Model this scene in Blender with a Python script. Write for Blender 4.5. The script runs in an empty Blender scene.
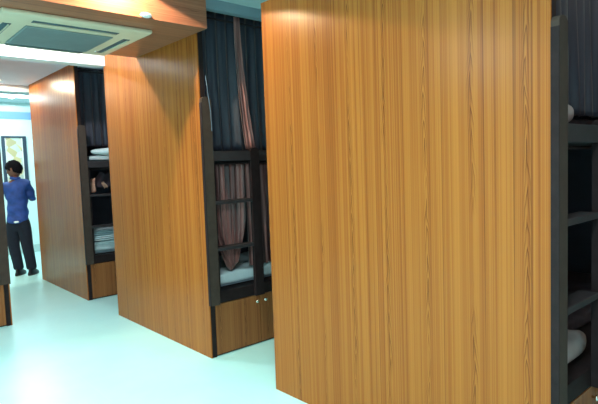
import bpy, bmesh, math, random
from mathutils import Matrix, Vector
random.seed(7)
S = bpy.context.scene
COL = S.collection

# ------------------------------------------------------------------ camera
cam_d = bpy.data.cameras.new('camera')
cam_d.sensor_width = 36.0
cam_d.lens = 518.62 / 598.0 * 36.0
cam_d.clip_start = 0.05
cam = bpy.data.objects.new('camera', cam_d)
COL.objects.link(cam)
R_ = Vector((0.74436853, -0.66682349, -0.03552369))
U_ = Vector((0.07419884, 0.02972489, 0.99680036))
W_ = Vector((0.66363396, 0.74462263, -0.0716038))
cam.matrix_world = Matrix(((R_[0], U_[0], -W_[0], 0), (R_[1], U_[1], -W_[1], 0),
                           (R_[2], U_[2], -W_[2], 1.45), (0, 0, 0, 1)))
S.camera = cam

# ------------------------------------------------------------------ world, exposure, lights
S.view_settings.view_transform = 'Standard'
S.view_settings.look = 'None'
S.view_settings.gamma = 1.0
S.view_settings.exposure = 0.38
S.view_settings.use_curve_mapping = False
world = bpy.data.worlds.new('world')
S.world = world
world.use_nodes = True
bgn = world.node_tree.nodes['Background']
bgn.inputs['Color'].default_value = (0.74, 0.97, 1.0, 1)
bgn.inputs['Strength'].default_value = 0.85


def spot(name, loc, power, color, size, blend=0.06, radius=0.03):
    l = bpy.data.lights.new(name, 'SPOT')
    l.energy = power
    l.color = color
    l.spot_size = math.radians(size)
    l.spot_blend = blend
    l.shadow_soft_size = radius
    o = bpy.data.objects.new(name, l)
    o.location = loc
    COL.objects.link(o)
    return o


def area(name, loc, power, color, sx, sy, rot=(0, 0, 0)):
    l = bpy.data.lights.new(name, 'AREA')
    l.shape = 'RECTANGLE'
    l.size = sx
    l.size_y = sy
    l.energy = power
    l.color = color
    o = bpy.data.objects.new(name, l)
    o.location = loc
    o.rotation_euler = rot
    COL.objects.link(o)
    return o


DOWNLIGHTS = [  # x, y, ceiling z, power, colour
    (1.36, 3.06, 2.70, 95, (1.0, 0.80, 0.52), 144),
    (1.30, 4.58, 2.70, 75, (0.92, 0.97, 1.0), 172),
    (1.40, 5.66, 2.65, 30, (0.95, 0.97, 0.95), 168),
    (1.62, 7.45, 2.65, 30, (1.0, 0.86, 0.62), 178),
    (2.95, 0.42, 2.70, 7, (1.0, 0.90, 0.80), 150),  # added lamp, put in to light the nearest bay and ladder front
    (2.35, 9.90, 2.76, 22, (0.85, 0.97, 1.0), 176),  # added lamp, put in to whiten the top of the end wall
]
for i, (x, y, z, p, c, a) in enumerate(DOWNLIGHTS):
    spot('downlight_lamp', (x, y, z - 0.012), p, c, a, 0.06, 0.025)
FILL_PANELS = [(0.1, 0.3, 2.70, 60, 1.2), (-1.6, 3.0, 2.70, 85, 1.2), (0.2, 7.0, 2.65, 42, 1.2), (2.0, 9.3, 2.76, 36, 1.2)]  # added fill panels brightening the room, no such fixtures known there
for (x, y, z, p, L) in FILL_PANELS:
    area('fill_panel_lamp', (x, y, z - 0.062), p, (1.0, 0.86, 0.66) if x == 0.2 else (0.80, 1.0, 1.0), L, 0.26)


# ------------------------------------------------------------------ materials
def mat(name):
    m = bpy.data.materials.new(name)
    m.use_nodes = True
    nt = m.node_tree
    return m, nt, nt.nodes['Principled BSDF']


def nd(nt, t, **kw):
    n = nt.nodes.new(t)
    for k, v in kw.items():
        setattr(n, k, v)
    return n


def math_n(nt, op, a, b=None, c=None):
    n = nt.nodes.new('ShaderNodeMath')
    n.operation = op
    for i, v in enumerate((a, b, c)):
        if v is None:
            continue
        if isinstance(v, (int, float)):
            n.inputs[i].default_value = v
        else:
            nt.links.new(v, n.inputs[i])
    return n.outputs[0]


def ramp(nt, fac, stops):
    r = nt.nodes.new('ShaderNodeValToRGB')
    e = r.color_ramp.elements
    while len(e) < len(stops):
        e.new(0.5)
    for i, (p, c) in enumerate(stops):
        e[i].position = p
        e[i].color = (c[0], c[1], c[2], 1)
    nt.links.new(fac, r.inputs[0])
    return r.outputs[0]


def mixc(nt, fac, a, b, mode='MIX'):
    m = nt.nodes.new('ShaderNodeMix')
    m.data_type = 'RGBA'
    m.blend_type = mode
    for s, v in ((0, fac), (6, a), (7, b)):
        if isinstance(v, (int, float)):
            m.inputs[s].default_value = v
        elif isinstance(v, tuple):
            m.inputs[s].default_value = (v[0], v[1], v[2], 1)
        else:
            nt.links.new(v, m.inputs[s])
    return m.outputs[2]


def noise(nt, vec, scale, detail=3, rough=0.5):
    n = nt.nodes.new('ShaderNodeTexNoise')
    n.inputs['Scale'].default_value = scale
    n.inputs['Detail'].default_value = detail
    n.inputs['Roughness'].default_value = rough
    nt.links.new(vec, n.inputs['Vector'])
    return n.outputs['Fac']


def wood(name, along='Z', tint=(1, 1, 1), light=(0.40, 0.136, 0.027), mid=(0.325, 0.095, 0.020), dark=(0.17, 0.046, 0.013), rough=0.27):
    """teak laminate: grain runs along one world-aligned object axis"""
    m, nt, b = mat(name)
    tc = nd(nt, 'ShaderNodeTexCoord')
    sep = nd(nt, 'ShaderNodeSeparateXYZ')
    nt.links.new(tc.outputs['Object'], sep.inputs[0])
    x, y, z = sep.outputs
    if along == 'Z':
        u = math_n(nt, 'ADD', x, y)
        w = z
    else:
        u = math_n(nt, 'ADD', z, math_n(nt, 'MULTIPLY', y, 1.0))
        w = x

    def vec(su, sw, off=0.0):
        c = nd(nt, 'ShaderNodeCombineXYZ')
        nt.links.new(math_n(nt, 'MULTIPLY', u, su), c.inputs[0])
        nt.links.new(math_n(nt, 'MULTIPLY', w, sw), c.inputs[1])
        c.inputs[2].default_value = off
        return c.outputs[0]
    broad = noise(nt, vec(1, 0.006), 9, 2)
    medium = noise(nt, vec(1, 0.0025, 3.0), 34, 2, 0.5)
    fine = noise(nt, vec(1, 0.0012, 7.0), 150, 2, 0.6)
    f = math_n(nt, 'ADD', math_n(nt, 'ADD', math_n(nt, 'MULTIPLY', broad, 0.17), 0.05),
               math_n(nt, 'ADD', math_n(nt, 'MULTIPLY', medium, 0.35), math_n(nt, 'MULTIPLY', fine, 0.38)))
    col = ramp(nt, f, [(0.34, dark), (0.45, mid), (0.53, light), (0.66, tuple(min(1, c * 1.18) for c in light))])
    # thin dark pore lines
    line = noise(nt, vec(1, 0.0022, 11.0), 60, 1)
    lm = ramp(nt, line, [(0.30, (1, 1, 1)), (0.36, (0, 0, 0))])
    col = mixc(nt, math_n(nt, 'MULTIPLY', lm, 0.7), col, dark)
    # narrow cathedral flames: nested pointed arches on widely spaced lines
    wob = noise(nt, vec(0.3, 1.3, 5.0), 2.0, 2)
    uu = math_n(nt, 'ADD', u, math_n(nt, 'MULTIPLY', wob, 0.05))
    per = 0.235
    cell = math_n(nt, 'FLOOR', math_n(nt, 'DIVIDE', uu, per))
    loc = math_n(nt, 'SUBTRACT', math_n(nt, 'SUBTRACT', uu, math_n(nt, 'MULTIPLY', cell, per)), per * 0.5)
    au = math_n(nt, 'ABSOLUTE', loc)
    ph = math_n(nt, 'ADD', math_n(nt, 'MULTIPLY', w, 8.0), math_n(nt, 'MULTIPLY', au, 90.0))
    ph = math_n(nt, 'ADD', ph, math_n(nt, 'MULTIPLY', cell, 0.37))
    ph = math_n(nt, 'ADD', ph, math_n(nt, 'MULTIPLY', noise(nt, vec(6, 2.0, 2.0), 3.0, 2), 2.2))
    fr = math_n(nt, 'FRACT', ph)
    stripe = math_n(nt, 'SMOOTH_MIN', 1.0, math_n(nt, 'MULTIPLY', math_n(nt, 'POWER', fr, 3.0), 1.0), 0.05)
    mask = math_n(nt, 'MULTIPLY', math_n(nt, 'MAXIMUM', math_n(nt, 'SUBTRACT', 1.0, math_n(nt, 'DIVIDE', au, 0.022)), 0.0), 1.5)
    onoff = ramp(nt, noise(nt, vec(2.5, 0.9, 9.0), 2.4, 1), [(0.30, (0, 0, 0)), (0.52, (1, 1, 1))])
    mask = math_n(nt, 'MULTIPLY', mask, onoff)
    col = mixc(nt, math_n(nt, 'MULTIPLY', stripe, mask), col, tuple(c * 0.8 for c in dark))
    col = mixc(nt, 1.0, col, tint, 'MULTIPLY')
    nt.links.new(col, b.inputs['Base Color'])
    b.inputs['Roughness'].default_value = rough
    b.inputs['Specular IOR Level'].default_value = 0.13
    return m


def plain(name, color, rough=0.6, var=0.08, scale=8.0, spec=0.5, metal=0.0, bump=0.0, sheen=0.0):
    m, nt, b = mat(name)
    tc = nd(nt, 'ShaderNodeTexCoord')
    n = noise(nt, tc.outputs['Object'], scale, 4)
    lo = tuple(c * (1 - var) for c in color)
    hi = tuple(min(1, c * (1 + var)) for c in color)
    nt.links.new(ramp(nt, n, [(0.3, lo), (0.7, hi)]), b.inputs['Base Color'])
    b.inputs['Roughness'].default_value = rough
    b.inputs['Specular IOR Level'].default_value = spec
    b.inputs['Metallic'].default_value = metal
    b.inputs['Sheen Weight'].default_value = sheen
    if bump:
        bp = nd(nt, 'ShaderNodeBump')
        bp.inputs['Strength'].default_value = bump
        nt.links.new(n, bp.inputs['Height'])
        nt.links.new(bp.outputs[0], b.inputs['Normal'])
    return m


def emis(name, color, s):
    m, nt, b = mat(name)
    b.inputs['Base Color'].default_value = (*color, 1)
    b.inputs['Emission Color'].default_value = (*color, 1)
    b.inputs['Emission Strength'].default_value = s
    return m


def tile_floor():
    m, nt, b = mat('glossy_floor_tile')
    tc = nd(nt, 'ShaderNodeTexCoord')
    br = nd(nt, 'ShaderNodeTexBrick')
    br.offset = 0.0
    br.inputs['Scale'].default_value = 1.0
    br.inputs['Brick Width'].default_value = 0.6
    br.inputs['Row Height'].default_value = 0.6
    br.inputs['Mortar Size'].default_value = 0.0016
    br.inputs['Color1'].default_value = (0.55, 0.94, 0.93, 1)
    br.inputs['Color2'].default_value = (0.54, 0.93, 0.93, 1)
    br.inputs['Mortar'].default_value = (0.57, 0.89, 0.89, 1)
    nt.links.new(tc.outputs['Object'], br.inputs['Vector'])
    n = noise(nt, tc.outputs['Object'], 2.2, 6, 0.62)
    veil = ramp(nt, n, [(0.3, (0.93, 0.96, 0.97)), (0.6, (1, 1, 1))])
    nt.links.new(mixc(nt, 1.0, br.outputs['Color'], veil, 'MULTIPLY'), b.inputs['Base Color'])
    b.inputs['Roughness'].default_value = 0.32
    b.inputs['Specular IOR Level'].default_value = 0.5
    return m


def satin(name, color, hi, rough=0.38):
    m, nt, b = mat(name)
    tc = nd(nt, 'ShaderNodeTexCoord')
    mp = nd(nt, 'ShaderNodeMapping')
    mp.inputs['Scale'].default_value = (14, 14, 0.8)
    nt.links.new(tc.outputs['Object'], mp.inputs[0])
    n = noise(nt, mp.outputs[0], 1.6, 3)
    nt.links.new(ramp(nt, n, [(0.4, color), (0.68, hi)]), b.inputs['Base Color'])  # pale vertical streaks paint highlights of the folds into the colour
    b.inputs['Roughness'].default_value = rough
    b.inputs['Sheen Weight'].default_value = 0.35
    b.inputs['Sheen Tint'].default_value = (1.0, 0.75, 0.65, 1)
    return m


def picture_art():
    m, nt, b = mat('cream_blotched_panel')
    tc = nd(nt, 'ShaderNodeTexCoord')
    v = nd(nt, 'ShaderNodeTexVoronoi')
    v.inputs['Scale'].default_value = 9
    nt.links.new(tc.outputs['Object'], v.inputs['Vector'])
    sep = nd(nt, 'ShaderNodeSeparateColor')
    nt.links.new(v.outputs['Color'], sep.inputs[0])
    nt.links.new(ramp(nt, sep.outputs[0], [(0.0, (0.55, 0.62, 0.50)), (0.35, (0.48, 0.60, 0.55)), (0.6, (0.58, 0.48, 0.22)),
                                           (0.8, (0.15, 0.22, 0.26)), (0.95, (0.62, 0.70, 0.60))]), b.inputs['Base Color'])
    b.inputs['Roughness'].default_value = 0.35
    return m


M = {}
M['wood'] = wood('teak_laminate')
M['wood_door'] = wood('teak_laminate_doors', light=(0.33, 0.122, 0.042), mid=(0.26, 0.088, 0.030), dark=(0.13, 0.040, 0.017), rough=0.4)
M['wood_h'] = wood('teak_laminate_lengthwise', along='X', light=(0.36, 0.140, 0.080), mid=(0.30, 0.112, 0.066), dark=(0.20, 0.065, 0.04), rough=0.3)
M['dark'] = plain('dark_stained_wood', (0.020, 0.012, 0.013), 0.6, 0.2, 20, spec=0.15)
M['post'] = plain('dark_brown_post_wood', (0.062, 0.042, 0.034), 0.6, 0.15, 14, spec=0.15)
M['rung'] = plain('dark_grey_ladder_wood', (0.036, 0.029, 0.032), 0.55, 0.15, 14, spec=0.25)
M['inner'] = plain('shade_toned_interior', (0.032, 0.036, 0.055), 0.6, 0.2, 6)  # dark bluish tone puts the berths' shade and haze into the colour
M['floor'] = tile_floor()
M['ceil'] = plain('ceiling_paint', (0.62, 0.74, 0.76), 0.8, 0.02)
M['ceil_lilac'] = plain('ceiling_paint_pale_lilac', (0.80, 0.82, 0.98), 0.8, 0.02)
M['wallp'] = plain('wall_paint_pale_aqua', (0.70, 0.90, 0.90), 0.8, 0.02)
M['band'] = plain('blue_wall_band', (0.22, 0.42, 0.74), 0.7, 0.03)
M['white'] = plain('white_paint', (0.85, 0.88, 0.90), 0.6, 0.02)
M['cornice'] = plain('grey_blue_cornice', (0.30, 0.40, 0.46), 0.7, 0.04)
M['ac'] = plain('pale_green_grey_plastic', (0.66, 0.58, 0.43), 0.45, 0.03)
M['grille'] = plain('grey_grille_plastic', (0.22, 0.28, 0.29), 0.5, 0.05)
M['slot'] = plain('dark_air_slot', (0.05, 0.10, 0.13), 0.5, 0.1)
M['knob'] = plain('polished_steel', (0.8, 0.78, 0.72), 0.2, 0.02, metal=1.0)
M['curtain'] = satin('haze_blue_curtain', (0.012, 0.018, 0.038), (0.034, 0.038, 0.062), 0.55)  # navy tone puts bluish haze over dark brown satin into the colour
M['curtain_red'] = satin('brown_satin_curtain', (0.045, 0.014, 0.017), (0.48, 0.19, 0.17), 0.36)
M['sheet'] = plain('pale_blue_white_sheet', (0.80, 0.90, 0.94), 0.8, 0.06, 10, bump=0.2)
M['pillow'] = plain('white_pillow_cotton', (0.78, 0.90, 0.93), 0.85, 0.06, 12, bump=0.2)
M['pillow_grey'] = plain('grey_beige_pillow_cotton', (0.46, 0.36, 0.36), 0.85, 0.08, 12, bump=0.2)
M['mattress'] = plain('mattress_fabric', (0.40, 0.50, 0.60), 0.85, 0.08, 14)
M['blanket'] = plain('grey_blue_blanket', (0.66, 0.80, 0.86), 0.9, 0.12, 16, bump=0.3)
M['cloth_or'] = plain('salmon_cloth', (0.55, 0.28, 0.20), 0.8, 0.25, 25)
M['cloth_dk'] = plain('dark_plum_cloth', (0.06, 0.04, 0.055), 0.8, 0.2, 20)
M['skin'] = plain('brown_skin', (0.16, 0.070, 0.045), 0.55, 0.08, 30)
M['hair'] = plain('black_hair', (0.004, 0.004, 0.007), 0.9, 0.3, 80, spec=0.15, bump=0.5)
M['shirt'] = plain('blue_shirt_cotton', (0.016, 0.060, 0.28), 0.75, 0.25, 14, bump=0.3)
M['trouser'] = plain('dark_navy_trouser_cloth', (0.004, 0.008, 0.020), 0.95, 0.2, 16)
M['shoe'] = plain('black_shoe_leather', (0.006, 0.007, 0.010), 0.4, 0.2, 16)
M['art'] = picture_art()
M['frame_b'] = plain('blue_grey_frame', (0.025, 0.050, 0.08), 0.5, 0.1)
M['bead'] = plain('white_beading', (0.8, 0.85, 0.85), 0.4, 0.05)
M['fill_glow'] = emis('fill_diffuser', (0.85, 1.0, 1.0), 6.0)
M['bulb_w'] = emis('warm_lamp_lens', (1.0, 0.86, 0.62), 10.0)
M['eye'] = plain('eye_white', (0.6, 0.6, 0.58), 0.3, 0.02)
M['string'] = plain('pale_cord', (0.10, 0.14, 0.20), 0.7, 0.05)


# ------------------------------------------------------------------ mesh helpers
def box(bm, x0, x1, y0, y1, z0, z1, bev=0.0):
    t = bmesh.new()
    bmesh.ops.create_cube(t, size=1)
    for v in t.verts:
        v.co = Vector(((x0 + x1) / 2 + v.co.x * abs(x1 - x0), (y0 + y1) / 2 + v.co.y * abs(y1 - y0), (z0 + z1) / 2 + v.co.z * abs(z1 - z0)))
    if bev:
        bmesh.ops.bevel(t, geom=list(t.edges), offset=bev, segments=2, affect='EDGES', profile=0.5)
    me = bpy.data.meshes.new('t')
    t.to_mesh(me)
    bm.from_mesh(me)
    bpy.data.meshes.remove(me)
    t.free()


def lathe(bm, prof, seg=20, mtx=None):
    """prof: list of (r, h) about local z; end rings are capped"""
    rings = []
    for r, h in prof:
        ring = []
        for k in range(seg):
            a = 2 * math.pi * k / seg
            co = Vector((r * math.cos(a), r * math.sin(a), h))
            ring.append(bm.verts.new(mtx @ co if mtx else co))
        rings.append(ring)
    for a, b in zip(rings, rings[1:]):
        for k in range(seg):
            bm.faces.new((a[k], a[(k + 1) % seg], b[(k + 1) % seg], b[k]))
    bm.faces.new(list(reversed(rings[0])))
    bm.faces.new(rings[-1])


def build(name, bm, m, parent=None, loc=None, smooth=False):
    bmesh.ops.recalc_face_normals(bm, faces=list(bm.faces))
    me = bpy.data.meshes.new(name)
    bm.to_mesh(me)
    bm.free()
    me.materials.append(m)
    if smooth:
        for p in me.polygons:
            p.use_smooth = True
    o = bpy.data.objects.new(name, me)
    COL.objects.link(o)
    if parent:
        o.parent = parent
    if loc:
        o.location = loc
    return o


def bx(name, m, dims, parent=None, bev=0.0, loc=None):
    bm = bmesh.new()
    box(bm, *dims, bev)
    return build(name, bm, m, parent, loc)


def tag(o, label, cat, group=None, kind=None):
    o['label'] = label
    o['category'] = cat
    if group:
        o['group'] = group
    if kind:
        o['kind'] = kind
    return o


def empty(name, loc, label, cat, group=None, rz=0.0):
    o = bpy.data.objects.new(name, None)
    o.empty_display_size = 0.2
    COL.objects.link(o)
    o.location = loc
    o.rotation_euler = (0, 0, rz)
    return tag(o, label, cat, group)


def struct(name, m, dims, label, cat):
    return tag(bx(name, m, dims), label, cat, kind='structure')


# ------------------------------------------------------------------ setting
struct('floor', M['floor'], (-3.0, 4.3, -2.5, 10.62, -0.08, 0.0), 'glossy pale aqua tiled floor running down the aisle', 'floor')
bm = bmesh.new()
box(bm, -3.0, 4.3, -2.5, 5.05, 2.70, 2.80)
box(bm, -3.0, 4.3, 7.88, 10.62, 2.76, 2.84)
tag(build('ceiling', bm, M['ceil']), 'flat pale painted ceiling above the bunk cabins', 'ceiling', kind='structure')
bm = bmesh.new()
box(bm, -3.0, 4.3, 5.19, 7.75, 2.65, 2.76)
tag(build('trim_1', bm, M['ceil_lilac']), 'lower lilac white ceiling section between the two white beams', 'ceiling', kind='structure')
struct('trim_2', M['white'], (-3.0, 2.04, 5.05, 5.19, 2.475, 2.76), 'bright white beam across the aisle just behind the air conditioner', 'beam')
struct('trim_3', M['white'], (-3.0, 4.3, 7.75, 7.88, 2.565, 2.76), 'far white beam under the ceiling, above the man', 'beam')
# teak clad bulkhead carrying the air conditioner
bm = bmesh.new()
box(bm, -3.0, 2.04, 3.20, 4.36, 2.432, 2.70)
tag(build('trim_4', bm, M['wood_h']), 'teak clad ceiling bulkhead holding the air conditioner', 'bulkhead', kind='structure')
struct('trim_5', M['cornice'], (2.07, 4.3, 3.34, 3.40, 2.625, 2.70), 'grey blue cornice above the middle cabin curtain', 'cornice')
struct('wall_back', M['wallp'], (-3.0, 4.3, 10.5, 10.62, 0.0, 2.76), 'pale aqua end wall behind the man', 'wall')
struct('wall_shade_blocker', M['wood'], (2.04, 4.3, -0.05, 0.05, 0.0, 2.70), 'added teak partition out of view, blocking light on the nearest ladder', 'wall')  # stand-in for the unseen facing cabin, added to block light on the ladder
struct('wall_right', M['wallp'], (4.3, 4.42, -2.5, 10.62, 0.0, 2.80), 'pale side wall behind the bunk cabins', 'wall')
struct('wall_left', M['wallp'], (-3.12, -3.0, -2.5, 10.62, 0.0, 2.80), 'pale side wall left of the aisle', 'wall')
struct('trim_6', M['band'], (-3.0, 4.3, 10.485, 10.5, 2.46, 2.59), 'blue painted band high on the end wall', 'wall band')
struct('baseboard_back', plain('grey_aqua_skirting', (0.50, 0.66, 0.66), 0.6, 0.03), (-3.0, 4.3, 10.485, 10.5, 0.0, 0.14),
       'grey aqua skirting along the end wall', 'baseboard')

# ------------------------------------------------------------------ ceiling lamps
spots_text = ['small round recessed downlight in front of the teak bulkhead', 'small round recessed downlight between teak bulkhead and white beam',
              'small round recessed downlight just behind the white beam', 'small round recessed downlight above the aisle beside the far cabin', 'added small round downlight brightening the bay beside the nearest cabin', 'added small round downlight brightening the top of the end wall']
for (x, y, z, p, c, a), tx in zip(DOWNLIGHTS, spots_text):
    t = empty('downlight', (x, y, z), tx, 'ceiling lamp', 'recessed and added downlights along the aisle')
    bm = bmesh.new()
    lathe(bm, [(0.058, -0.0005), (0.060, -0.005), (0.046, -0.006), (0.044, -0.0005)], 28)
    build('trim_ring', bm, M['white'], t, smooth=True)
    bm = bmesh.new()
    lathe(bm, [(0.040, -0.001), (0.040, -0.004), (0.02, -0.006), (0.002, -0.007)], 24)
    build('lens', bm, M['bulb_w'], t, smooth=True)
fill_text = ['added long white fill light panel brightening the nearest cabin', 'added long white fill light panel over the open floor left of the aisle',
              'added long warm fill light panel left of the far aisle', 'added long white fill light panel in front of the end wall']
for (x, y, z, p, L), tx in zip(FILL_PANELS, fill_text):
    t = empty('fill_light', (x, y, z), tx, 'ceiling light', 'added fill light panels')
    bx('housing', M['white'], (-L / 2 - 0.03, L / 2 + 0.03, -0.16, 0.16, -0.045, -0.001), t, 0.006)
    bx('fill_panel_diffuser', M['fill_glow'], (-L / 2, L / 2, -0.13, 0.13, -0.055, -0.0455), t, 0.003)

# ------------------------------------------------------------------ cassette air conditioner
t = empty('air_conditioner', (1.27, 3.875, 2.432), 'square pale green ceiling cassette air conditioner in the teak bulkhead', 'air conditioner')
hs = 0.472
bm = bmesh.new()
box(bm, -hs, hs, -0.44, 0.44, -0.028, -0.001, 0.008)
build('face_panel', bm, M['ac'], t)
bm = bmesh.new()
box(bm, -0.285, 0.285, -0.20, 0.33, -0.036, -0.0285, 0.003)
for k in range(26):
    yy = -0.185 + k * 0.0198
    box(bm, -0.27, 0.27, yy, yy + 0.008, -0.040, -0.0355)
build('intake_grille', bm, M['grille'], t)
for (a, b_, c, d) in ((-0.275, 0.275, -0.335, -0.285), (-0.275, 0.275, 0.372, 0.410), (-0.415, -0.365, -0.19, 0.32), (0.365, 0.415, -0.19, 0.32)):
    sl = bx('air_slot', M['slot'], (a, b_, c, d, -0.031, -0.0275), t, 0.001)
    if b_ - a > d - c:
        bx('flap', M['ac'], (a + 0.01, b_ - 0.01, c + 0.032, c + 0.037, -0.040, -0.0315), sl, 0.001)
    else:
        bx('flap', M['ac'], (a + 0.032, a + 0.038, c + 0.01, d - 0.01, -0.040, -0.0315), sl, 0.001)
bm = bmesh.new()
lathe(bm, [(0.012, -0.0285), (0.011, -0.034), (0.004, -0.035)], 12, Matrix.Translation((0.35, 0.30, 0)))
build('indicator', bm, M['knob'], t)

# small white fitting on the lower edge of the bulkhead
t = empty('wall_fitting', (1.58, 3.1995, 2.449), 'small white domed fitting on the lower edge of the teak bulkhead', 'light fitting')
rot = Matrix.Rotation(math.pi / 2, 4, 'X')
bm = bmesh.new()
lathe(bm, [(0.030, 0.0), (0.030, 0.008), (0.026, 0.012)], 24, rot @ Matrix.Diagonal((1.3, 0.55, 1, 1)))
build('base', bm, M['white'], t, smooth=True)
bm = bmesh.new()
lathe(bm, [(0.022, 0.012), (0.021, 0.020), (0.014, 0.028), (0.003, 0.031)], 24, rot @ Matrix.Diagonal((1.3, 0.55, 1, 1)))
build('dome', bm, M['white'], t, smooth=True)


# ------------------------------------------------------------------ bunk cabins
def stile_mesh(x0, x1, y0, y1, z0, z1):
    """upright with a rounded top"""
    bm = bmesh.new()
    prof = [(x0, z0), (x1, z0)]
    r = (x1 - x0) / 2
    cx = (x0 + x1) / 2
    for k in range(0, 13):
        a = math.pi * k / 12
        prof.append((cx + r * math.cos(a), z1 - r * 0.7 + r * 0.7 * math.sin(a)))
    f = [bm.verts.new((x, y0, z)) for x, z in prof]
    b = [bm.verts.new((x, y1, z)) for x, z in prof]
    bm.faces.new(f)
    bm.faces.new(list(reversed(b)))
    n = len(prof)
    for k in range(n):
        bm.faces.new((f[k], b[k], b[(k + 1) % n], f[(k + 1) % n]))
    return bm


def cabin(loc, H, label, sx=1, L=2.1):
    """local x runs along the bunk away from the aisle, local y into the cabin; sx=-1 mirrors it"""
    t = empty('bunk_cabin', loc, label, 'bunk bed cabin')

    def B(name, m, d, parent=t, bev=0.0):
        x0, x1 = d[0] * sx, d[1] * sx
        return bx(name, m, (min(x0, x1), max(x0, x1), *d[2:]), parent, bev)
    D = 1.74
    B('end_panel', M['wood'], (0, 0.010, 0, D, 0, H))
    B('panel_cap', M['dark'], (0.0101, 0.048, 0.0501, D - 0.0501, H - 0.03, H))
    B('corner_post', M['dark'], (0.0102, 0.05, 0.0, 0.05, 0, H))
    B('corner_post', M['dark'], (0.0102, 0.05, D - 0.05, D, 0, H))
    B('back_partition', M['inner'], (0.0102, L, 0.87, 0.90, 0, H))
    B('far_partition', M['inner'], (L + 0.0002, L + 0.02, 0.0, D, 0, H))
    B('base_cabinet', M['dark'], (0.0502, L, 0.018, 0.8699, 0, 0.408))
    for k in range(4):
        a = 0.053 + k * 0.50 - (0.07 if k else 0)
        w = 0.425 if k == 0 else 0.49
        d = B('cabinet_door', M['wood_door'], (a, a + w, 0.0, 0.0178, 0.014, 0.404))
        kx = (a + w - 0.04) if k % 2 == 0 else (a + 0.04)
        bm = bmesh.new()
        lathe(bm, [(0.006, 0.0), (0.005, 0.012), (0.013, 0.016), (0.014, 0.024), (0.008, 0.030), (0.001, 0.031)], 16,
              Matrix.Translation((kx * sx, -0.0005, 0.358)) @ Matrix.Rotation(math.pi / 2, 4, 'X'))
        build('knob', bm, M['knob'], d, smooth=True)
    B('lower_bed_frame', M['dark'], (0.0502, L, 0.0, 0.8699, 0.409, 0.497), bev=0.004)
    B('stile_side_shade', M['dark'], (-0.0030, -0.0002, -0.033, -0.0006, 0.409, 1.93))  # near-black strip painting shade onto the unlit side of the ladder stile
    B('frame_post', M['dark'], (0.0502, 0.110, 0.0, 0.045, 0.4975, 1.4975))
    B('upper_bed_frame', M['rung'], (0.0502, L, 0.0, 0.8699, 1.498, 1.575), bev=0.004)
    lad = build('ladder', (lambda: (lambda bm: bm)(stile_mesh(min(0.0 * sx, 0.080 * sx), max(0.0 * sx, 0.080 * sx), -0.032, -0.0005, 0.409, 1.975)))(), M['post'], t)
    bm = stile_mesh(min(0.425 * sx, 0.508 * sx), max(0.425 * sx, 0.508 * sx), -0.032, -0.0005, 0.409, 1.60)
    build('stile', bm, M['dark'], lad)
    for z in (0.83, 1.185):
        B('rung', M['rung'], (0.0805, 0.4245, -0.032, 0.052, z - 0.014, z + 0.014), lad, 0.004)
    B('grab_board', M['rung'], (0.0805, 0.4245, -0.030, -0.001, 1.500, 1.573), lad, 0.003)
    for z in (2.58 if H > 2.5 else 2.40, 1.482):
        bm = bmesh.new()
        lathe(bm, [(0.008, 0.0), (0.008, L - 0.06)], 10, Matrix.Translation((0.0505 * sx, 0.068, z)) @ Matrix.Rotation(math.pi / 2 * sx, 4, 'Y'))
        build('curtain_rod', bm, M['dark'], t, smooth=True)
    return t


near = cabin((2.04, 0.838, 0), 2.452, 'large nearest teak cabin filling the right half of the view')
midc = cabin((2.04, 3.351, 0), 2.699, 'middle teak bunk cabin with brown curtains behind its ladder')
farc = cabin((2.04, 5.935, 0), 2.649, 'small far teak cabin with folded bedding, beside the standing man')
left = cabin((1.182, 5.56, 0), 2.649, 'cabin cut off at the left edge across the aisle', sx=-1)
empty_tops = None


# ------------------------------------------------------------------ curtains
def curtain(name, m, x0, x1, y, z0, z1, label, group=None, waves=14, amp=0.02, gather=None, hem=None, thick=0.004, nx=None, nz=24, seed=0):
    """folded cloth between x0..x1; gather(f, s) moves x by height f (0 top, 1 bottom)"""
    rnd = random.Random(seed)
    ph = [rnd.uniform(0, 6.28) for _ in range(6)]
    nx = nx or int(waves * 12)
    bm = bmesh.new()

    def P(i, j, off):
        s = i / nx
        f = j / nz
        x = x0 + (x1 - x0) * s
        if gather:
            x = gather(s, f, x)
        a = amp * (0.45 + 0.55 * f)
        w = waves * 2 * math.pi * s
        yy = y + a * math.sin(w + 0.5 * math.sin(3 * f + ph[0])) + a * 0.45 * math.sin(w * 0.43 + ph[1] + 1.2 * f) + a * 0.2 * math.sin(w * 2.1 + ph[2])
        zb = z0 if hem is None else hem(s)
        z = z1 + (zb - z1) * f
        return (x, yy + off, z)
    F = [[bm.verts.new(P(i, j, 0)) for i in range(nx + 1)] for j in range(nz + 1)]
    G = [[bm.verts.new(P(i, j, thick)) for i in range(nx + 1)] for j in range(nz + 1)]
    for j in range(nz):
        for i in range(nx):
            bm.faces.new((F[j][i], F[j][i + 1], F[j + 1][i + 1], F[j + 1][i]))
            bm.faces.new((G[j][i], G[j + 1][i], G[j + 1][i + 1], G[j][i + 1]))
    for i in range(nx):
        bm.faces.new((F[0][i], G[0][i], G[0][i + 1], F[0][i + 1]))
        bm.faces.new((F[nz][i], F[nz][i + 1], G[nz][i + 1], G[nz][i]))
    for j in range(nz):
        bm.faces.new((F[j][0], F[j + 1][0], G[j + 1][0], G[j][0]))
        bm.faces.new((F[j][nx], G[j][nx], G[j + 1][nx], F[j + 1][nx]))
    o = build(name, bm, m, smooth=True)
    return tag(o, label, 'curtain', group)


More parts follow.
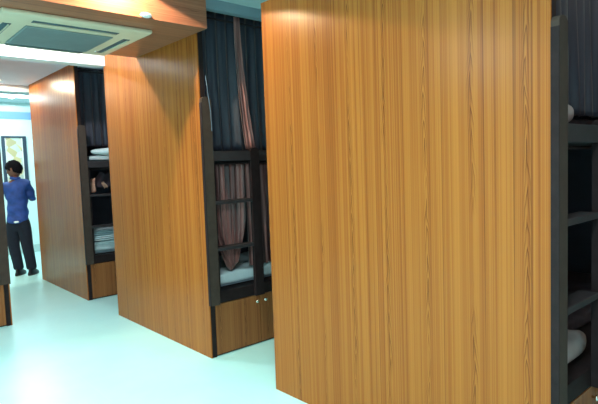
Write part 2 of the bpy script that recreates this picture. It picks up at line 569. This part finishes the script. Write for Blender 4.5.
# upper berths
curtain('curtain', M['curtain'], 2.10, 4.05, 3.351 + 0.125, 1.585, 2.66, 'dark haze-blue curtain closing the upper berth of the middle cabin', waves=20, seed=1)
curtain('curtain', M['curtain'], 2.10, 4.05, 5.935 + 0.175, 1.75, 2.62, 'dark haze-blue curtain over the upper berth of the far cabin', waves=20, seed=2)
curtain('curtain', M['curtain'], 2.115, 4.05, 0.838 + 0.19, 1.65, 2.43, 'dark haze-blue curtain over the upper berth of the nearest cabin', waves=20, seed=3)
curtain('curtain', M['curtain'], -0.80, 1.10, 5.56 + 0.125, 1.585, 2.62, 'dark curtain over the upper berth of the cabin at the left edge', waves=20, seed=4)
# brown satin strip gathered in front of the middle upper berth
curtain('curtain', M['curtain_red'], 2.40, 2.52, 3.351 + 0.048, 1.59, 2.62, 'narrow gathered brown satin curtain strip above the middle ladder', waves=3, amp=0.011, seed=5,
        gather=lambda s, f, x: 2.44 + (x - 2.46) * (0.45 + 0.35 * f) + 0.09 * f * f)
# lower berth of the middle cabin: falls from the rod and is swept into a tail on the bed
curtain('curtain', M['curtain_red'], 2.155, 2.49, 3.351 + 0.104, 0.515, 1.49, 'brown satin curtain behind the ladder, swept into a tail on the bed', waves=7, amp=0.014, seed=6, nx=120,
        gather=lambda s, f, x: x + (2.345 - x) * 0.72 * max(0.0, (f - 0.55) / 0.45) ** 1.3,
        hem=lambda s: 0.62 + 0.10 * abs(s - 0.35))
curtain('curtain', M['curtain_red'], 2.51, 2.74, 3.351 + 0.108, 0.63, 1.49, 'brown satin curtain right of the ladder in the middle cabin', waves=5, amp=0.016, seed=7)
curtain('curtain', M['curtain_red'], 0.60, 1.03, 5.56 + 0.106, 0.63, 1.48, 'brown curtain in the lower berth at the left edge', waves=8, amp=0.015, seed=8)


# ------------------------------------------------------------------ bedding
def soft(bm, cx, cy, cz, lx, ly, lz, seed=0, squash=2.6, n=18):
    """a plump cushion: super-ellipsoid with wrinkles"""
    rnd = random.Random(seed)
    p = [rnd.uniform(0, 6.28) for _ in range(4)]
    t = bmesh.new()
    bmesh.ops.create_uvsphere(t, u_segments=n * 2, v_segments=n, radius=1)
    for v in t.verts:
        c = v.co
        m_ = (abs(c.x) ** squash + abs(c.y) ** squash) ** (1 / squash) if (abs(c.x) + abs(c.y)) > 1e-6 else 0
        r = math.hypot(c.x, c.y)
        k = (r / m_) if m_ > 1e-6 else 1
        x, y, z = c.x * k, c.y * k, (abs(c.z) ** 0.8) * (1 if c.z > 0 else -1)
        z += 0.08 * math.sin(5 * x + p[0]) * math.cos(4 * y + p[1]) * (1 if c.z > 0 else 0)
        v.co = Vector((cx + x * lx / 2, cy + y * ly / 2, cz + z * lz / 2))
    me = bpy.data.meshes.new('t')
    t.to_mesh(me)
    bm.from_mesh(me)
    bpy.data.meshes.remove(me)
    t.free()


def mattress(loc, lx, ly, h, label, m, group=None):
    t = empty('mattress', loc, label, 'mattress', group)
    bx('mattress_core', M['mattress'], (-lx / 2, lx / 2, -ly / 2, ly / 2, 0, h), t, 0.02)
    # loose sheet with hanging front edge
    bm = bmesh.new()
    nx_, ny_ = 70, 20
    top, rows = [], []
    for j in range(ny_ + 1):
        row = []
        for i in range(nx_ + 1):
            x = -lx / 2 - 0.004 + (lx + 0.008) * i / nx_
            f = j / ny_
            wv = 0.006 * math.sin(17 * x + 9 * f) + 0.004 * math.sin(41 * x - 4 * f)
            if f < 0.2:
                yy = -ly / 2 - 0.012 + wv * 0.5
                z = h * 0.25 + (h * 0.75 + 0.008) * f / 0.2
            else:
                yy = -ly / 2 - 0.012 + (ly + 0.016) * (f - 0.2) / 0.8
                z = h + 0.008 + max(wv, -0.004)
            row.append(bm.verts.new((x, yy, z)))
        rows.append(row)
    for a, b in zip(rows, rows[1:]):
        for i in range(nx_):
            bm.faces.new((a[i], a[i + 1], b[i + 1], b[i]))
    o = build('bed_sheet', bm, m, t, smooth=True)
    md = o.modifiers.new('thickness', 'SOLIDIFY')
    md.thickness = 0.003
    return t


def pillow(loc, lx, ly, lz, label, m, rx=0.0, rz=0.0, seed=0, squash=2.6):
    bm = bmesh.new()
    soft(bm, 0, 0, 0, lx, ly, lz, seed, squash)
    o = build('pillow', bm, m, smooth=True)
    o.location = loc
    o.rotation_euler = (rx, 0, rz)
    return tag(o, label, 'pillow')


mattress((3.15, 0.838 + 0.54, 0.4985), 1.9, 0.62, 0.07, 'mattress under a dark blanket on the lower berth of the nearest cabin', M['cloth_dk'])
mattress((3.15, 3.351 + 0.47, 0.4985), 1.94, 0.70, 0.10, 'mattress with pale blue sheet on the lower berth of the middle cabin', M['sheet'])
mattress((3.15, 5.935 + 0.47, 0.4985), 1.94, 0.70, 0.13, 'pale mattress below folded blankets in the far cabin', M['sheet'])
mattress((0.07, 5.56 + 0.49, 0.4985), 1.9, 0.70, 0.10, 'mattress on the lower berth at the left edge', M['sheet'])
mattress((3.15, 0.838 + 0.54, 1.5765), 1.9, 0.60, 0.05, 'thin dark mattress on the upper berth of the nearest cabin', M['cloth_dk'])
mattress((3.15, 5.935 + 0.46, 1.5765), 1.94, 0.76, 0.05, 'thin white mattress on the upper berth of the far cabin', M['pillow'])
pillow((2.43, 0.838 + 0.112, 0.570), 0.36, 0.12, 0.140, 'grey beige pillow beside the ladder in the nearest cabin', M['pillow_grey'], seed=1, squash=5)
pillow((2.345, 0.838 + 0.105, 1.632), 0.20, 0.12, 0.105, 'pale pillow end poking out over the upper berth rail of the nearest cabin', M['pillow_grey'], seed=2)
pillow((2.82, 3.351 + 0.27, 0.694), 0.34, 0.22, 0.13, 'white pillow on the lower berth right of the middle ladder', M['pillow'], seed=3)
pillow((2.40, 5.935 + 0.072, 1.6825), 0.40, 0.12, 0.080, 'white pillow on the upper berth edge of the far cabin', M['pillow'], seed=4)


# folded blankets, far cabin
def blanket(loc, lx, ly, lz, label, m, seed=0):
    bm = bmesh.new()
    k = 3
    for i in range(k):
        soft(bm, 0.006 * math.sin(seed + i * 2), 0.006 * math.cos(seed + i), lz * (i + 0.5) / k, lx * (1 - 0.02 * i), ly, lz / k * 1.12, seed + i, squash=5, n=14)
    o = build('blanket', bm, m, smooth=True)
    o.location = loc
    return tag(o, label, 'blanket', 'folded blankets in the far cabin')


blanket((2.38, 5.935 + 0.235, 0.652), 0.50, 0.40, 0.065, 'pale blue folded blanket, lowest of the stack in the far cabin', M['sheet'], 1)
blanket((2.37, 5.935 + 0.225, 0.722), 0.46, 0.38, 0.055, 'grey blue folded blanket, topmost of the stack in the far cabin', M['blanket'], 4)


# clothes hanging from the rod of the far cabin
def hanging_cloth(loc, w, h, m, label, seed):
    rnd = random.Random(seed)
    bm = bmesh.new()
    n_, mz = 24, 20
    G = []
    for j in range(mz + 1):
        f = j / mz
        row = []
        ww = w * (0.45 + 0.75 * math.sin(min(1, f * 1.3) * 1.57)) * (1 - 0.25 * f * f)
        for i in range(n_):
            a = 2 * math.pi * i / n_
            r = 0.022 + 0.012 * math.sin(3 * a + seed + 2 * f) + 0.01 * f
            row.append(bm.verts.new((ww / 2 * math.cos(a) + 0.02 * math.sin(3 * f + seed), r * math.sin(a) * 1.2, -h * f + 0.012 * math.sin(2 * a + seed))))
        G.append(row)
    for a, b in zip(G, G[1:]):
        for i in range(n_):
            bm.faces.new((a[i], a[(i + 1) % n_], b[(i + 1) % n_], b[i]))
    bm.faces.new(G[0])
    bm.faces.new(list(reversed(G[-1])))
    o = build('hanging_garment', bm, m, smooth=True)
    o.location = loc
    return tag(o, label, 'garment')


hanging_cloth((2.36, 6.12, 1.440), 0.20, 0.17, M['cloth_dk'], 'dark plum garment bundled under the rod of the far cabin', 1)
hanging_cloth((2.215, 6.03, 1.375), 0.075, 0.15, M['cloth_or'], 'salmon cloth hanging behind the far cabin ladder', 3)
hanging_cloth((2.34, 6.03, 1.325), 0.035, 0.06, M['cloth_or'], 'small pink cloth hanging right of the salmon cloth in the far cabin', 5)

# cord hanging beside the middle ladder
cu = bmesh.new()
pts = [(2.064, 3.29, 2.12), (2.075, 3.285, 2.0), (2.092, 3.285, 1.86), (2.098, 3.29, 1.72)]
for a, b in zip(pts, pts[1:]):
    a, b = Vector(a), Vector(b)
    d = b - a
    q = d.to_track_quat('Z', 'Y').to_matrix().to_4x4()
    lathe(cu, [(0.003, 0), (0.003, d.length)], 6, Matrix.Translation(a) @ q)
tag(build('cord', cu, M['string']), 'thin pale cord hanging over the top of the middle ladder post', 'cord')

# ------------------------------------------------------------------ framed panel on the end wall
t = empty('wall_picture', (2.47, 10.48, 1.05), 'tall framed cream picture with blotches on the end wall behind the man', 'picture')
bm = bmesh.new()
for d in ((-0.20, -0.15, -0.03, 0.018, 0, 1.10), (0.14, 0.20, -0.03, 0.018, 0, 1.10), (-0.1499, 0.1399, -0.03, 0.018, 1.07, 1.10), (-0.1499, 0.1399, -0.03, 0.018, 0, 0.05)):
    box(bm, *d)
build('frame', bm, M['frame_b'], t)
bx('picture_panel', M['art'], (-0.15, 0.14, -0.012, 0.004, 0.05, 1.07), t)
for xa in (-0.149, 0.126):
    bm = bmesh.new()
    box(bm, xa, xa + 0.013, -0.0165, -0.0125, 0.055, 1.065)
    for k in range(34):
        z = 0.07 + k * 0.029
        box(bm, xa, xa + 0.013, -0.022, -0.016, z, z + 0.018)
    build('beading', bm, M['bead'], t)


# ------------------------------------------------------------------ the man
def skin(name, verts, edges, m, parent, sub=2, root=0, post=None):
    """verts: (x, y, z, rx, ry)"""
    me = bpy.data.meshes.new(name)
    me.from_pydata([v[:3] for v in verts], edges, [])
    o = bpy.data.objects.new(name, me)
    COL.objects.link(o)
    sk = o.modifiers.new('skin', 'SKIN')
    sk.use_smooth_shade = True
    for i, v in enumerate(verts):
        me.skin_vertices[0].data[i].radius = (v[3], v[4])
        me.skin_vertices[0].data[i].use_root = (i == root)
    sb = o.modifiers.new('sub', 'SUBSURF')
    sb.levels = sub
    sb.render_levels = sub
    dg = bpy.context.evaluated_depsgraph_get()
    nm = bpy.data.meshes.new_from_object(o.evaluated_get(dg))
    bpy.data.objects.remove(o)
    bpy.data.meshes.remove(me)
    nm.name = name
    if post:
        for v in nm.vertices:
            v.co = post(Vector(v.co))
    nm.materials.clear()
    nm.materials.append(m)
    for p in nm.polygons:
        p.use_smooth = True
    ob = bpy.data.objects.new(name, nm)
    COL.objects.link(ob)
    ob.parent = parent
    return ob


def chain(n, start=0):
    return [(start + i, start + i + 1) for i in range(n - 1)]


man = empty('person', (1.956, 8.213, 0), 'person in a blue shirt and dark trousers standing in the aisle, seen from behind', 'person', rz=-0.7288)
man.scale = (0.985, 0.985, 0.985)
# local axes: x = person's right-hand side as seen (image right), y = away from the camera
hipx = -0.045
# one continuous body: pelvis, torso, neck, head core, arms with hands, legs down to the ankles
bv = [(hipx, 0.0, 0.86, 0.09, 0.09), (-0.035, 0.0, 1.02, 0.10, 0.10), (-0.03, 0.0, 1.20, 0.11, 0.11), (-0.03, 0.0, 1.33, 0.10, 0.10),
      (-0.045, 0.01, 1.40, 0.055, 0.055), (-0.060, 0.027, 1.46, 0.050, 0.052)]
be = chain(6)
# legs
for sx_, fx in ((-1, -0.085), (1, 0.105)):
    b0 = len(bv)
    bv += [(hipx + sx_ * 0.085, 0.0, 0.80, 0.065, 0.065), (hipx + sx_ * 0.095 + (0.015 if sx_ > 0 else 0), 0.0, 0.46, 0.055, 0.06), (fx, -0.01, 0.10, 0.038, 0.042)]
    be += [(0, b0), (b0, b0 + 1), (b0 + 1, b0 + 2)]
# arms: bent forward, hands held together in front of the chest
hands = {}
for sx_ in (-1, 1):
    b0 = len(bv)
    bv += [(-0.03 + sx_ * 0.150, 0.0, 1.325, 0.045, 0.045), (-0.03 + sx_ * 0.160, 0.12, 1.11, 0.040, 0.040), (-0.03 + sx_ * 0.08, 0.34, 1.14, 0.028, 0.025), (-0.03 + sx_ * 0.06, 0.43, 1.15, 0.034, 0.018)]
    be += [(3, b0), (b0, b0 + 1), (b0 + 1, b0 + 2), (b0 + 2, b0 + 3)]
    # fingers and thumb
    for k in range(4):
        f0 = len(bv)
        dz = (k - 1.5) * 0.019
        ln = (0.030, 0.034, 0.032, 0.025)[k]
        bx_, by_, bz_ = -0.03 + sx_ * 0.05, 0.46, 1.155 - dz
        bv += [(bx_, by_, bz_, 0.009, 0.009), (bx_ - sx_ * 0.012, by_ + ln, bz_, 0.0085, 0.0085), (bx_ - sx_ * 0.034, by_ + ln + 0.012, bz_ + 0.004, 0.007, 0.007)]
        be += [(b0 + 3, f0), (f0, f0 + 1), (f0 + 1, f0 + 2)]
    f0 = len(bv)
    bv += [(-0.03 + sx_ * 0.045, 0.42, 1.185, 0.010, 0.010), (-0.03 + sx_ * 0.025, 0.45, 1.20, 0.008, 0.008)]
    be += [(b0 + 3, f0), (f0, f0 + 1)]
body = skin('body', bv, be, M['skin'], man, 1, post=lambda c: Vector((c.x, c.y * 0.74, c.z)))
# head: sculpted sphere with brow, nose, lips, chin and ears, turned to image-left
bm = bmesh.new()
bmesh.ops.create_uvsphere(bm, u_segments=40, v_segments=28, radius=1)
for v in bm.verts:
    c = v.co.copy()          # face looks along -x in head space
    x, y, z = c.x * 0.098, c.y * 0.076, c.z * 0.118
    if c.z < 0:               # jaw narrows
        k = 1 - 0.32 * (-c.z) ** 1.4
        y *= k
        if c.x > 0:
            x *= 1 - 0.42 * (-c.z)
    if c.x < 0:
        fz = c.z
        g = math.exp(-((c.y) / 0.16) ** 2)
        x -= 0.024 * g * math.exp(-((fz + 0.12) / 0.15) ** 2) * (-c.x)
        x -= 0.008 * math.exp(-(c.y / 0.35) ** 2) * math.exp(-((fz + 0.46) / 0.08) ** 2)
        x -= 0.012 * math.exp(-(c.y / 0.35) ** 2) * math.exp(-((fz + 0.80) / 0.15) ** 2)
        x += 0.009 * math.exp(-((abs(c.y) - 0.36) / 0.16) ** 2) * math.exp(-((fz - 0.05) / 0.12) ** 2)
        x -= 0.004 * math.exp(-((fz - 0.22) / 0.09) ** 2)
    v.co = Vector((x, y, z))
for s in (-1, 1):             # ears
    soft(bm, 0.012, s * 0.079, -0.004, 0.036, 0.022, 0.062, 3, 2.0, 8)
HM = Matrix.Translation((-0.062, 0.03, 1.545)) @ Matrix.Rotation(-0.10, 4, 'Z') @ Matrix.Rotation(-0.22, 4, 'Y') @ Matrix.Scale(1.08, 4)
bmesh.ops.transform(bm, matrix=HM, verts=bm.verts)
hm = bpy.data.meshes.new('t')
bm.to_mesh(hm)
bm.free()
# merge head into the body mesh
bm = bmesh.new()
bm.from_mesh(body.data)
bm.from_mesh(hm)
bm.to_mesh(body.data)
bm.free()
for p in body.data.polygons:
    p.use_smooth = True
# eyes
for s in (-1, 1):
    bm = bmesh.new()
    bmesh.ops.create_uvsphere(bm, u_segments=12, v_segments=8, radius=0.011)
    bmesh.ops.transform(bm, matrix=HM @ Matrix.Translation((-0.080, s * 0.029, 0.006)), verts=bm.verts)
    build('eye', bm, M['eye'], man, smooth=True)
# hair: cap over crown and back of the head
bm = bmesh.new()
bmesh.ops.create_uvsphere(bm, u_segments=44, v_segments=30, radius=1)
kill = []
for v in bm.verts:
    c = v.co.copy()
    lim = 0.30 if c.x < -0.72 else (-0.10 + 0.40 * max(0, -c.x) / 0.72 if c.x < 0 else -0.10 - 0.50 * c.x)
    if c.z < lim - 0.12:
        kill.append(v)
    wob = 1 + 0.035 * math.sin(9 * c.x + 4 * c.z) * math.sin(11 * c.y + 3) + 0.02 * math.sin(23 * c.y + 17 * c.z)
    k = 1 - 0.25 * max(0, -c.z)
    v.co = Vector((c.x * 0.112 * wob * (1 - 0.25 * max(0, -c.z)) - (0.008 if c.z > 0.4 and c.x < 0 else 0), c.y * 0.089 * wob * k, c.z * 0.130 * wob + 0.004))
bmesh.ops.delete(bm, geom=kill, context='VERTS')
bmesh.ops.transform(bm, matrix=HM, verts=bm.verts)
h = build('hair', bm, M['hair'], man, smooth=True)
md = h.modifiers.new('thickness', 'SOLIDIFY')
md.thickness = 0.012
md.offset = -1


# shirt: torso and sleeves
YS = 0.74


def wrinkle(c):
    c = Vector((c.x, c.y * YS, c.z))
    k = 0.013 * math.sin(38 * c.z + 9 * c.x) * math.sin(14 * c.x + 3)
    return Vector((c.x * (1 + k), c.y + k * 1.6, c.z))


sv = [(-0.045, 0.0, 0.75, 0.165, 0.165), (-0.044, 0.0, 0.82, 0.165, 0.165), (-0.040, 0.0, 0.93, 0.155, 0.155), (-0.033, 0.0, 1.08, 0.150, 0.150), (-0.03, 0.0, 1.22, 0.160, 0.160), (-0.03, 0.0, 1.33, 0.145, 0.145), (-0.047, 0.018, 1.41, 0.075, 0.085)]
se = chain(7)
for sx_ in (-1, 1):
    b0 = len(sv)
    sv += [(-0.03 + sx_ * 0.150, 0.0, 1.315, 0.078, 0.085), (-0.03 + sx_ * 0.165, 0.12, 1.12, 0.060, 0.066), (-0.03 + sx_ * 0.09, 0.33, 1.135, 0.044, 0.046)]
    se += [(5, b0), (b0, b0 + 1), (b0 + 1, b0 + 2)]
skin('shirt', sv, se, M['shirt'], man, 2, post=wrinkle)
# pale shirt tail showing at the back of the waist
bm = bmesh.new()
soft(bm, -0.02, -0.100, 0.795, 0.085, 0.05, 0.035, 2, 2.2, 10)
tl = build('shirt_tail', bm, M['sheet'], man, smooth=True)
tl['label'] = 'pale shirt tail at the back of the waist'
# collar
bm = bmesh.new()
lathe(bm, [(0.066, 0.0), (0.074, 0.005), (0.068, 0.042), (0.060, 0.040)], 24, Matrix.Translation((-0.050, 0.014, 1.402)) @ Matrix.Rotation(0.1, 4, 'Y'))
build('collar', bm, M['shirt'], man, smooth=True)
# trousers
tv = [(hipx, 0.0, 0.93, 0.125, 0.125), (hipx, 0.0, 0.80, 0.150, 0.150)]
te = [(0, 1)]
for sx_, fx in ((-1, -0.085), (1, 0.105)):
    b0 = len(tv)
    tv += [(hipx + sx_ * 0.080, 0.0, 0.70, 0.092, 0.115), (hipx + sx_ * 0.092 + (0.015 if sx_ > 0 else 0), 0.0, 0.44, 0.070, 0.090), (fx, -0.005, 0.14, 0.062, 0.080), (fx, -0.005, 0.065, 0.066, 0.085)]
    te += [(1, b0), (b0, b0 + 1), (b0 + 1, b0 + 2), (b0 + 2, b0 + 3)]
skin('trousers', tv, te, M['trouser'], man, 2, post=lambda c: Vector((c.x, c.y * 0.8, c.z)))
for sx_, fx in ((-1, -0.085), (1, 0.105)):
    bm = bmesh.new()
    n_ = 20
    rows = []
    for (z, sc, hx) in ((0.0005, 1.0, 0.0), (0.02, 1.04, 0.0), (0.045, 0.92, 0.0), (0.075, 0.70, -0.03), (0.10, 0.55, -0.05)):
        row = []
        for k in range(n_):
            a = 2 * math.pi * k / n_
            row.append(bm.verts.new((fx + 0.047 * sc * math.cos(a), 0.04 + hx + 0.130 * sc * math.sin(a) * (0.9 if z > 0.06 else 1), z)))
        rows.append(row)
    for a, b in zip(rows, rows[1:]):
        for k in range(n_):
            bm.faces.new((a[k], a[(k + 1) % n_], b[(k + 1) % n_], b[k]))
    bm.faces.new(list(reversed(rows[0])))
    bm.faces.new(rows[-1])
    build('shoe', bm, M['shoe'], man, smooth=True)
